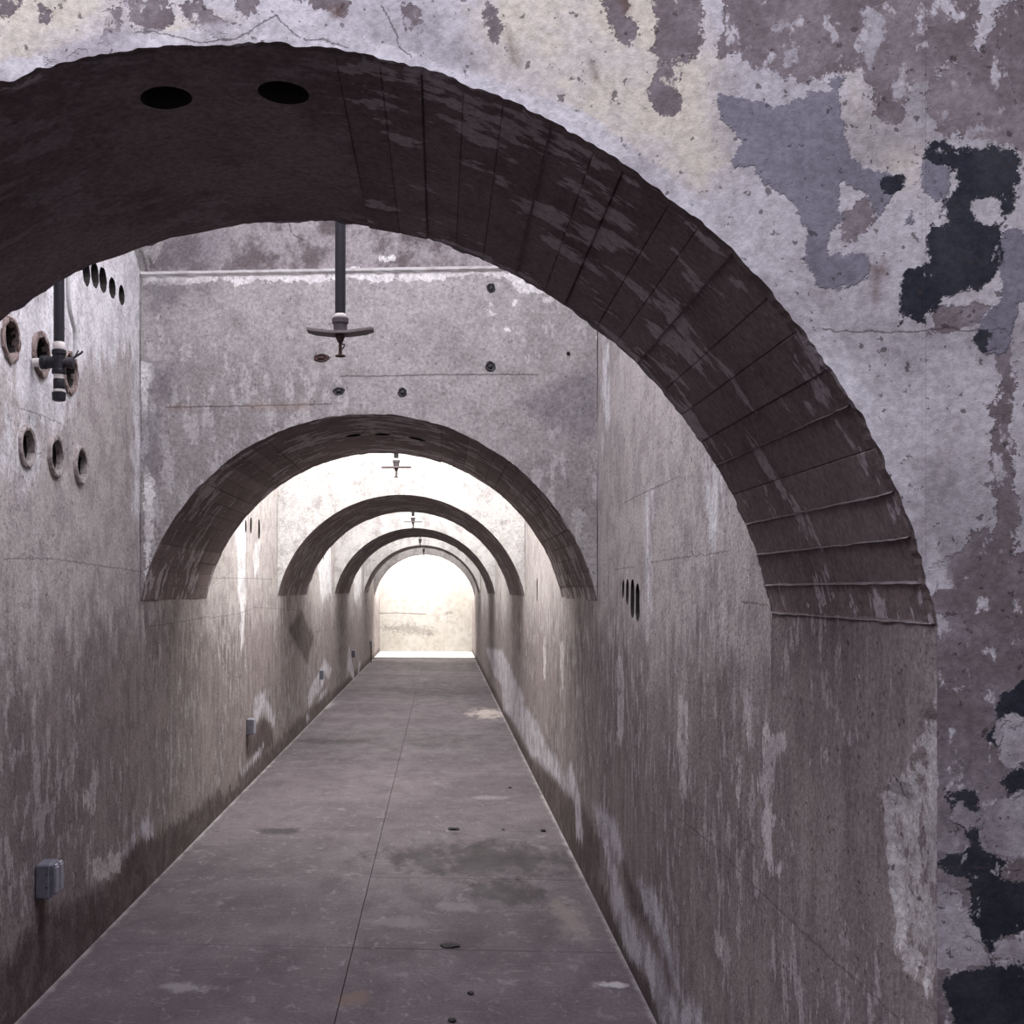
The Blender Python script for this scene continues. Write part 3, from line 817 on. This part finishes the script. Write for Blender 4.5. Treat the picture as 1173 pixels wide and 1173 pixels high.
def shell_piece(name, t0, t1, ya, yb, parent, mat, holes_px=(), hr=0.05, cz_=ACZ, seg=60, thick=0.3):
    b = bmesh.new()
    A = []
    ny = 8
    for i in range(seg + 1):
        tt = t0 + (t1 - t0) * i / seg
        col = []
        for jy in range(ny + 1):
            yy = ya + (yb - ya) * jy / ny
            if jy == ny:
                yy += 0.006 * math.sin(tt * 37) + random.uniform(-0.004, 0.004)
            r = AR + 0.004 * math.sin(tt * 9 + yy * 5) + random.uniform(-0.0012, 0.0012)
            col.append(b.verts.new((ACX + r * math.cos(tt), yy, cz_ + r * math.sin(tt))))
        top = [b.verts.new((ACX + (AR + thick) * math.cos(tt), yy, cz_ + (AR + thick) * math.sin(tt))) for yy in (ya, yb)]
        A.append((col, top))
    for (ca, ta), (cb_, tb) in zip(A[:-1], A[1:]):
        for jy in range(ny):
            b.faces.new((ca[jy], ca[jy + 1], cb_[jy + 1], cb_[jy]))
        b.faces.new((ta[0], tb[0], tb[1], ta[1]))
        b.faces.new((ca[0], cb_[0], tb[0], ta[0]))
        b.faces.new((ca[ny], ta[1], tb[1], cb_[ny]))
    for (cc, tt), fl_ in ((A[0], 0), (A[-1], 1)):
        f = cc + [tt[1], tt[0]]
        b.faces.new(f if fl_ else f[::-1])
    fix_normals(b)
    o = from_bm(name, b, mat, parent, False)
    if holes_px:
        b = bmesh.new()
        for (u, v, rx) in holes_px:
            d = ray(u, v)
            # meet the cylinder from inside
            aa = d[0] ** 2 + d[2] ** 2
            bb = 2 * (d[0] * (0 - ACX) + d[2] * (EYE - cz_))
            cc = ACX ** 2 + (EYE - cz_) ** 2 - AR ** 2
            kk = (-bb + math.sqrt(bb * bb - 4 * aa * cc)) / (2 * aa)
            p = Vector((kk * d[0], kk * d[1], EYE + kk * d[2]))
            nrm = Vector((p.x - ACX, 0, p.z - cz_)).normalized()
            r = rx * px_size(p.y)
            m = Matrix.Translation(p + nrm * 0.10) @ nrm.to_track_quat('Z', 'Y').to_matrix().to_4x4()
            bmesh.ops.create_cone(b, cap_ends=True, segments=28, radius1=r, radius2=r, depth=0.30, matrix=m)
        apply_cut(o, b)
    return o
T_MID = math.radians(80)
nb_ = 19
edges = [TH0 + (T_MID - TH0) * i / nb_ for i in range(nb_ + 1)]
for i in range(1, nb_):
    edges[i] += random.uniform(-0.009, 0.009)
for i in range(nb_):
    from_bm('soffit_board', panel_mesh(edges[i], edges[i + 1], y0 + 0.012, y1 + random.uniform(-0.006, 0.004), random.uniform(-0.003, 0.005)), M['soffit'], A1)
for i, hgt in ((0, 5), (1, 6), (2, 4), (3, 5), (5, 3), (9, 3), (14, 2.5)):
    b = bmesh.new(); ra = []
    for j in range(31):
        yy = y0 + 0.015 + (y1 - y0 - 0.02) * j / 30
        hh = max(0.0005, hgt * 0.0007 * random.uniform(0.1, 1.3)) if random.random() > 0.4 else 0.0005
        tt = edges[i] + random.uniform(-0.0008, 0.0008)
        ra.append([b.verts.new((ACX + r * math.cos(tt + w_), yy, ACZ + r * math.sin(tt + w_))) for r, w_ in ((AR + 0.006, -0.0022), (AR - 0.003 - hh, 0.0), (AR + 0.006, 0.0022))])
    for p, q in zip(ra[:-1], ra[1:]):
        for k in range(2):
            b.faces.new((p[k], q[k], q[k + 1], p[k + 1]))
    from_bm('mortar_fin', b, M['fin'], A1)
shell_piece('soffit_render', T_MID, math.pi - TH0, y0 + 0.012, y1, A1, M['soffit_smooth'], [(190.5, 112.5, 30), (325, 104, 30)])

# second arch
y0b, y1b = ARCH[1]
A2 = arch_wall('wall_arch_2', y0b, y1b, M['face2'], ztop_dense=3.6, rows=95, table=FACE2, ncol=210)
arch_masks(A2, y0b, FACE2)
nb2 = 42
for i in range(nb2):
    a, b_ = TH0 + (math.pi - 2 * TH0) * i / nb2, TH0 + (math.pi - 2 * TH0) * (i + 1) / nb2
    if 16 <= i <= 25:
        continue
    from_bm('soffit_board', panel_mesh(a, b_, y0b + 0.012, y1b + random.uniform(-0.006, 0.004), random.uniform(-0.003, 0.004)), M['soffit'], A2)
a, b_ = TH0 + (math.pi - 2 * TH0) * 16 / nb2, TH0 + (math.pi - 2 * TH0) * 26 / nb2
shell_piece('soffit_render', a, b_, y0b + 0.012, y1b, A2, M['soffit'], [(438, 498, 9), (478, 503.5, 10.5), (405, 498.5, 9)], seg=30)
# the other arches, further off: board faces in one ring each
def far_arch(n, y0_, y1_, mat, cz_=ACZ, thick_lip=True):
    o = arch_wall('wall_arch_%d' % n, y0_, y1_, mat, ztop_dense=3.4, rows=30, ncol=90, cz_=cz_)
    nbd = 42
    V, fs = [], []
    for i in range(nbd):
        t0 = TH0 + (math.pi - 2 * TH0) * i / nbd; t1 = TH0 + (math.pi - 2 * TH0) * (i + 1) / nbd
        r = AR + random.uniform(-0.004, 0.003)
        k = len(V)
        for tt in (t0, t1):
            for rr_ in (r, AR + 0.05):
                for yy in (y0_ + 0.008, y1_):
                    V.append((ACX + rr_ * math.cos(tt), yy, cz_ + rr_ * math.sin(tt)))
        fs += [(k, k + 1, k + 5, k + 4), (k, k + 2, k + 3, k + 1), (k + 4, k + 5, k + 7, k + 6), (k + 1, k + 3, k + 7, k + 5)]
    me = np_mesh('soffit', np.array(V), fs)
    link_mesh('soffit', me, M['soffit'], o)
    return o
far_arch(3, *ARCH[2], M['face3'])
far_arch(4, *ARCH[3], M['face3'])
far_arch(5, *ARCH[4], M['face3'])
far_arch(6, *ARCH[5], M['face3'], cz_=ACZ - 0.07)

# ------------------------------------------------------------------ end wall, outer room, ceiling
ye = END_Y
xs = np.linspace(XL - 0.3, XR + 0.3, 70); zs = np.linspace(-0.07, TOP, 110)
Xg, Zg = np.meshgrid(xs, zs, indexing='ij')
V = np.stack([Xg.ravel(), np.full(Xg.size, ye), Zg.ravel()], 1)
me = np_mesh('wall_end', V, grid_faces(70, 110))
wall_end = structure(link_mesh('wall_end', me, M['endwall']))
ce = lambda p: crop(400, 560, 5.865, p)
c_ = coords(me)
for nm, polys in (('crack', [strip(ce([(180, 838), (300, 832), (520, 843)]), 0.5)]), ('damp_dark', [ce([(180, 925), (420, 905), (560, 940), (570, 985), (440, 975), (190, 945)]), ce([(640, 830), (690, 830), (690, 850), (650, 850)])])):
    set_attr(me, nm, (line_dist if nm == 'crack' else mask)(c_[:, [0, 2]], [[on_y(*p, ye) for p in q] for q in polys]))
def wall_box(name, *a, mat=None):
    b = bmesh.new(); box(b, *a)
    return structure(from_bm(name, b, mat or M['wall']))
wall_box('wall_back', -3.3, 2.5, -3.2, -2.9, -0.07, TOP)
wall_box('wall_outer_left', -3.6, -3.3, -3.2, y1, -0.07, TOP)
wall_box('wall_outer_right', 2.5, 2.8, -3.2, y1, -0.07, TOP)
wall_box('ceiling', -3.6, 2.8, -3.2, END_Y + 0.3, TOP, TOP + 0.2)

# ledge across the second arch wall and the fillet in its upper left corner
zl = on_y(400, 308.6, y0b)[1]
b = bmesh.new()
n = 60
ys_ = []
top, bot = [], []
rows_ = []
for i in range(n + 1):
    x = XL + 0.003 + (XR - XL - 0.006) * i / n
    d_ = 0.022 + random.uniform(-0.004, 0.004)
    lo = zl - 0.022 - abs(random.gauss(0, 0.008))
    rows_.append([b.verts.new(p) for p in ((x, y0b + 0.01, zl + 0.004), (x, y0b - d_, zl), (x, y0b - d_ + 0.004, zl - 0.012), (x, y0b + 0.01, lo))])
for ra, rb in zip(rows_[:-1], rows_[1:]):
    for k in range(4):
        b.faces.new((ra[k], rb[k], rb[(k + 1) % 4], ra[(k + 1) % 4]))
b.faces.new(rows_[0]); b.faces.new(rows_[-1][::-1])
fix_normals(b)
trim = structure(from_bm('trim_1', b, plain('white_ledge_paint', (0.66, 0.65, 0.64), 0.9, sc=12, c2=(0.48, 0.45, 0.44))))
b = bmesh.new()
za = on_x(150, 300, XL)[1]
pts = [(XL - 0.01, y0b - 0.42, za + 0.28), (XL - 0.01, y0b + 0.02, zl - 0.02), (XL - 0.01, y0b + 0.02, zl + 0.7), (XL + 0.32, y0b + 0.02, zl + 0.55), (XL + 0.07, y0b + 0.02, zl + 0.02), (XL - 0.01, y0b - 0.42, zl + 0.9)]
vv = [b.verts.new(p) for p in pts]
bmesh.ops.convex_hull(b, input=vv)
bmesh.ops.subdivide_edges(b, edges=list(b.edges), cuts=4, use_grid_fill=True)
for v in b.verts:
    v.co += Vector([random.uniform(-0.012, 0.012) for _ in range(3)])
fix_normals(b)
from_bm('corner_fillet', b, M['face3'], A2)

# plugged tie holes on the second arch wall
for (u, v, rpx, rust) in ((368, 410, 7.5, 1), (388, 448, 7, 0), (461, 449.5, 5.5, 0), (562, 419.5, 6, 0), (562.5, 330, 5.5, 0), (651, 405, 2.2, 0)):
    x, z = on_y(u, v, y0b)
    r = rpx * px_size(y0b) * 0.8
    b = bmesh.new()
    lathe(b, [(r * 1.25, 0.001), (r * 1.05, -0.007), (r * 0.8, -0.004), (r * 0.55, 0.0), (r * 0.5, -0.009), (r * 0.2, -0.012)], (0, 0, 0), 'Y', 14, 0.16)
    for q in b.verts:
        q.co = Vector((x + q.co.x * (1.3 if rust else 1), y0b + q.co.y, z + q.co.z * (0.62 if v in (448, 410) else 1)))
    fix_normals(b)
    from_bm('tie_hole', b, M['rusty'] if rust else M['iron'], A2)

# ------------------------------------------------------------------ hanging pipes
def hanging_pipe(u, Y, z, plate, label, tilt):
    x = ACX
    t = empty('hanging_pipe', (x, Y, z))
    def add(name, prof, mat, n=18):
        b = bmesh.new(); lathe(b, prof, n=n); fix_normals(b)
        return from_bm(name, b, mat, t, True)
    add('pipe', [(0.0205, 0.075), (0.0205, TOP - z)], M['pipe'])
    add('collar', [(0.0225, 0.066), (0.0235, 0.068), (0.0225, 0.078), (0.0205, 0.081)], M['ring'])
    add('coupling', [(0.022, 0.0), (0.026, 0.004), (0.027, 0.042), (0.032, 0.045), (0.033, 0.062), (0.028, 0.068), (0.02, 0.068)], M['grey_metal'])
    if plate:
        b = bmesh.new()
        secs = []
        for xx, zz, hd in ((-0.128, 0.016, 0.030), (-0.10, 0.008, 0.040), (-0.03, 0.0, 0.042), (0.03, 0.0, 0.042), (0.10, 0.008, 0.042), (0.122, 0.013, 0.03), (0.13, 0.012, 0.018)):
            zz = zz * tilt
            secs.append([b.verts.new(p) for p in ((xx, -hd, zz), (xx, hd, zz), (xx, hd, zz + 0.010), (xx, -hd, zz + 0.010))])
        for a, c in zip(secs[:-1], secs[1:]):
            for k in range(4):
                b.faces.new((a[k], c[k], c[(k + 1) % 4], a[(k + 1) % 4]))
        b.faces.new(secs[0]); b.faces.new(secs[-1][::-1])
        fix_normals(b)
        from_bm('cross_plate', b, M['plate'], t)
    nz = add('nozzle', [(0.007, -0.075), (0.006, -0.032), (0.011, -0.026), (0.017, -0.012), (0.018, 0.001)], M['rusty'], 12)
    b = bmesh.new(); lathe(b, [(0.004, -0.084), (0.020, -0.083), (0.020, -0.079), (0.006, -0.074)], n=12); fix_normals(b)
    from_bm('deflector', b, M['rusty'], nz, True)
    b = bmesh.new(); tube(b, [(0.004, 0, -0.034), (0.018, 0, -0.038), (0.014, 0, -0.046), (0.006, 0, -0.056)], 0.0025, 6)
    from_bm('lever', b, M['rusty'], nz)
    tag(t, label, 'pipe', 'pipes hanging along the corridor')
hanging_pipe(390, 4.27, 2.586, True, 'black pipe hanging nearest the camera, grey cross plate and rusty nozzle below', 1.0)
hanging_pipe(454, 9.65, 2.665, True, 'dark hanging pipe with cross plate framed by the second arch', 0.0)
hanging_pipe(473, 15.5, 2.55, True, 'small hanging pipe with thin cross plate framed by the third arch', 0.0)
hanging_pipe(481, 20.8, 2.50, False, 'tiny hanging pipe without plate seen under the fourth arch', 0.0)
hanging_pipe(484, 25.1, 2.47, False, 'farthest tiny hanging pipe just before the bright end wall', 0.0)

# ------------------------------------------------------------------ capped pipe with tee at the left wall
yp, zp = 4.2, None
xp = XL + 0.105
def z_of(v, y=yp): return EYE + (PCY - v) * (y * CS - xp * SN) / F
t = empty('capped_pipe', (xp, yp, z_of(459)))
zb = t.location.z
def part(name, prof, mat, axis='Z', n=20, parent=None, loc=(0, 0, 0)):
    b = bmesh.new(); lathe(b, prof, loc, axis, n); fix_normals(b)
    return from_bm(name, b, mat, parent or t, True)
zz = lambda v: z_of(v) - zb
part('pipe', [(0.0205, zz(398)), (0.0205, TOP - zb)], M['pipe'])
part('thread_collar', [(0.0205, zz(402)), (0.024, zz(400)), (0.0235, zz(395)), (0.0205, zz(392))], M['ring'])
tee = part('tee', [(0.022, zz(429)), (0.0275, zz(428)), (0.0275, zz(424)), (0.0245, zz(423)), (0.0245, zz(407)), (0.0275, zz(406)), (0.0275, zz(401.5)), (0.022, zz(400.5))], M['pipe'])
zt = zz(415)
part('branch', [(0.0, -0.07), (0.026, -0.07), (0.027, -0.066), (0.027, -0.05), (0.0235, -0.046), (0.0235, 0.0)], M['pipe'], 'X', 18, tee, (0, 0, zt))
part('nipple', [(0.0205, zz(434)), (0.021, zz(429))], M['ring'])
part('reducer', [(0.0195, zz(447)), (0.0215, zz(446)), (0.0215, zz(435)), (0.0195, zz(434))], M['pipe'])
part('washer', [(0.0205, zz(449.5)), (0.0225, zz(449)), (0.0225, zz(446.5)), (0.0205, zz(446))], M['ring'])
part('cap', [(0.018, zz(459.5)), (0.0255, zz(458.5)), (0.027, zz(452)), (0.027, zz(449.8)), (0.02, zz(449.3))], M['pipe'])
part('wall_stub', [(0.017, -0.10), (0.017, -0.065)], M['ring'], 'X', 16, None, (0, 0, zt))
vb = part('valve', [(0.0165, 0.0), (0.0165, 0.03), (0.021, 0.032), (0.021, 0.056), (0.012, 0.06)], M['iron'], 'X', 14, None, (0, 0.0, zt - 0.002))
b = bmesh.new(); tube(b, [(0.05, 0, zt + 0.01), (0.062, 0.0, zt + 0.02), (0.09, -0.01, zt + 0.032), (0.096, -0.01, zt + 0.04)], 0.0045, 8)
tube(b, [(0.062, 0.0, zt + 0.02), (0.076, 0.0, zt + 0.045)], 0.003, 8)
from_bm('valve_handle', b, M['grey_metal'], vb)
tag(t, 'black iron pipe with tee and bottom cap hanging beside the white left wall', 'pipe')
# thin conduit behind it
xc_ = XL + 0.03
def cpt(u, v, X=XL + 0.035):
    y, z = on_x(u, v, X); return (X, y, z)
pts = [cpt(77.5, 180), cpt(77.5, 300), cpt(78, 330), cpt(78.8, 345), cpt(80.5, 358), cpt(83.5, 370), cpt(85.5, 378), cpt(86.2, 388), cpt(86, 400), cpt(85.5, 412)]
pts = [(XL + 0.035, 4.40 if i < 3 else p[1] * 1.0, p[2]) for i, p in enumerate(pts)]
y_ref = on_x(77.8, 320, XL + 0.035)[0]
pts[0] = (XL + 0.035, y_ref, TOP - 0.02); pts[1] = (XL + 0.035, y_ref, pts[1][2]); pts[2] = (XL + 0.035, y_ref, pts[2][2])
b = bmesh.new(); tube(b, pts, 0.009, 10)
fix_normals(b)
co_ = from_bm('conduit', b, M['conduit'], None, True)
tag(co_, 'thin pale grey conduit running down the wall behind the capped pipe', 'conduit')

# ------------------------------------------------------------------ outlet boxes low on the left wall
def outlet_box(u, v, hpx, label, covers):
    y, z = on_x(u, v, XL)
    h = hpx * px_size(y)
    t = empty('outlet_box', (XL, y, z - h / 2))
    k = h / 0.14
    b = bmesh.new(); box(b, -0.004, 0.058 * k, -0.055 * k, 0.055 * k, 0, h, 0.008 * k); fix_normals(b)
    body = from_bm('body', b, M['box'], t)
    if covers:
        b = bmesh.new(); box(b, 0.058 * k, 0.066 * k, -0.05 * k, 0.05 * k, 0.008 * k, h - 0.004 * k, 0.002); fix_normals(b)
        from_bm('cover_plate', b, M['box'], t)
        for s in (-1, 1):
            b = bmesh.new(); box(b, 0.066 * k, 0.082 * k, (s * 0.025 - 0.019) * k, (s * 0.025 + 0.019) * k, 0.022 * k, h - 0.012 * k, 0.004 * k); fix_normals(b)
            fl_ = from_bm('flap', b, M['cover'], t)
            b = bmesh.new(); lathe(b, [(0.006 * k, -0.017 * k), (0.006 * k, 0.017 * k)], (0.072 * k, s * 0.025 * k, h - 0.008 * k), 'Y', 10); fix_normals(b)
            from_bm('hinge', b, M['cover'], fl_, True)
        for zz_ in (0.35, 0.72):
            b = bmesh.new(); lathe(b, [(0.004, -0.058 * k), (0.003, -0.0545 * k)], (0.045 * k, 0, h * zz_), 'Y', 8); fix_normals(b)
            from_bm('screw', b, M['iron'], body)
    else:
        b = bmesh.new(); box(b, 0.058 * k, 0.066 * k, -0.05 * k, 0.05 * k, 0.006 * k, h - 0.006 * k, 0.003 * k); fix_normals(b)
        from_bm('cover_plate', b, M['cover'], t)
    return tag(t, label, 'electrical box', 'outlet boxes low on the left wall')
outlet_box(46.5, 1006.5, 40, 'grey metal outlet box with two ribbed flaps, nearest the camera on the left wall', True)
outlet_box(283.5, 832, 18, 'grey outlet box beside the white salt stain beyond the second arch', False)
outlet_box(366.2, 773, 10.5, 'small grey outlet box inside the forked white salt stain, third from the camera', False)
outlet_box(403.5, 749, 8.5, 'tiny grey outlet box right of the last pointed white stain', False)
outlet_box(423.6, 737, 6, 'farthest tiny outlet box next to the bright end wall', False)
# short riser under the last box
yb_, zb_ = on_x(423.6, 740, XL)
b = bmesh.new(); tube(b, [(XL + 0.03, yb_, 0.0), (XL + 0.03, yb_, zb_)], 0.012, 8); fix_normals(b)
tag(from_bm('riser_conduit', b, M['rusty']), 'thin dark riser between the floor and the farthest outlet box', 'conduit')

# ------------------------------------------------------------------ chips lying on the floor
def chip(u, v, wpx, label, flatness=0.35):
    x, y = on_z(u, v)
    r = wpx * px_size(y) / 2
    b = bmesh.new()
    bmesh.ops.create_icosphere(b, subdivisions=2, radius=1.0)
    for q in b.verts:
        k = 1 + random.uniform(-0.22, 0.22)
        q.co = Vector((q.co.x * r * k, q.co.y * r * 0.8 * k, max(q.co.z, -0.6) * r * flatness * k))
    zmin = min(q.co.z for q in b.verts)
    o = from_bm('concrete_chip', b, M['stone'])
    o.location = (x, y, -zmin - 0.001)
    tag(o, label, 'debris', 'chips scattered on the floor')
chip(515, 1083.5, 22, 'largest dark chip, lying on the nearest cross joint of the floor', 0.16)
chip(519.5, 950, 13, 'flat dark chip behind the big floor stain', 0.25)
chip(576, 950.5, 4.5, 'tiny dark pebble between the flat chip and the right wall')
chip(622.5, 952.5, 6, 'small dark pebble close to the foot of the right wall', 0.6)
chip(584, 902.5, 4.5, 'lone tiny pebble farthest up the floor')
chip(539, 1138.5, 8, 'small reddish-dark crumb right of the floor seam near the bottom edge', 0.5)
chip(518, 1170, 10, 'dark crumb at the very bottom edge of the photo', 0.5)
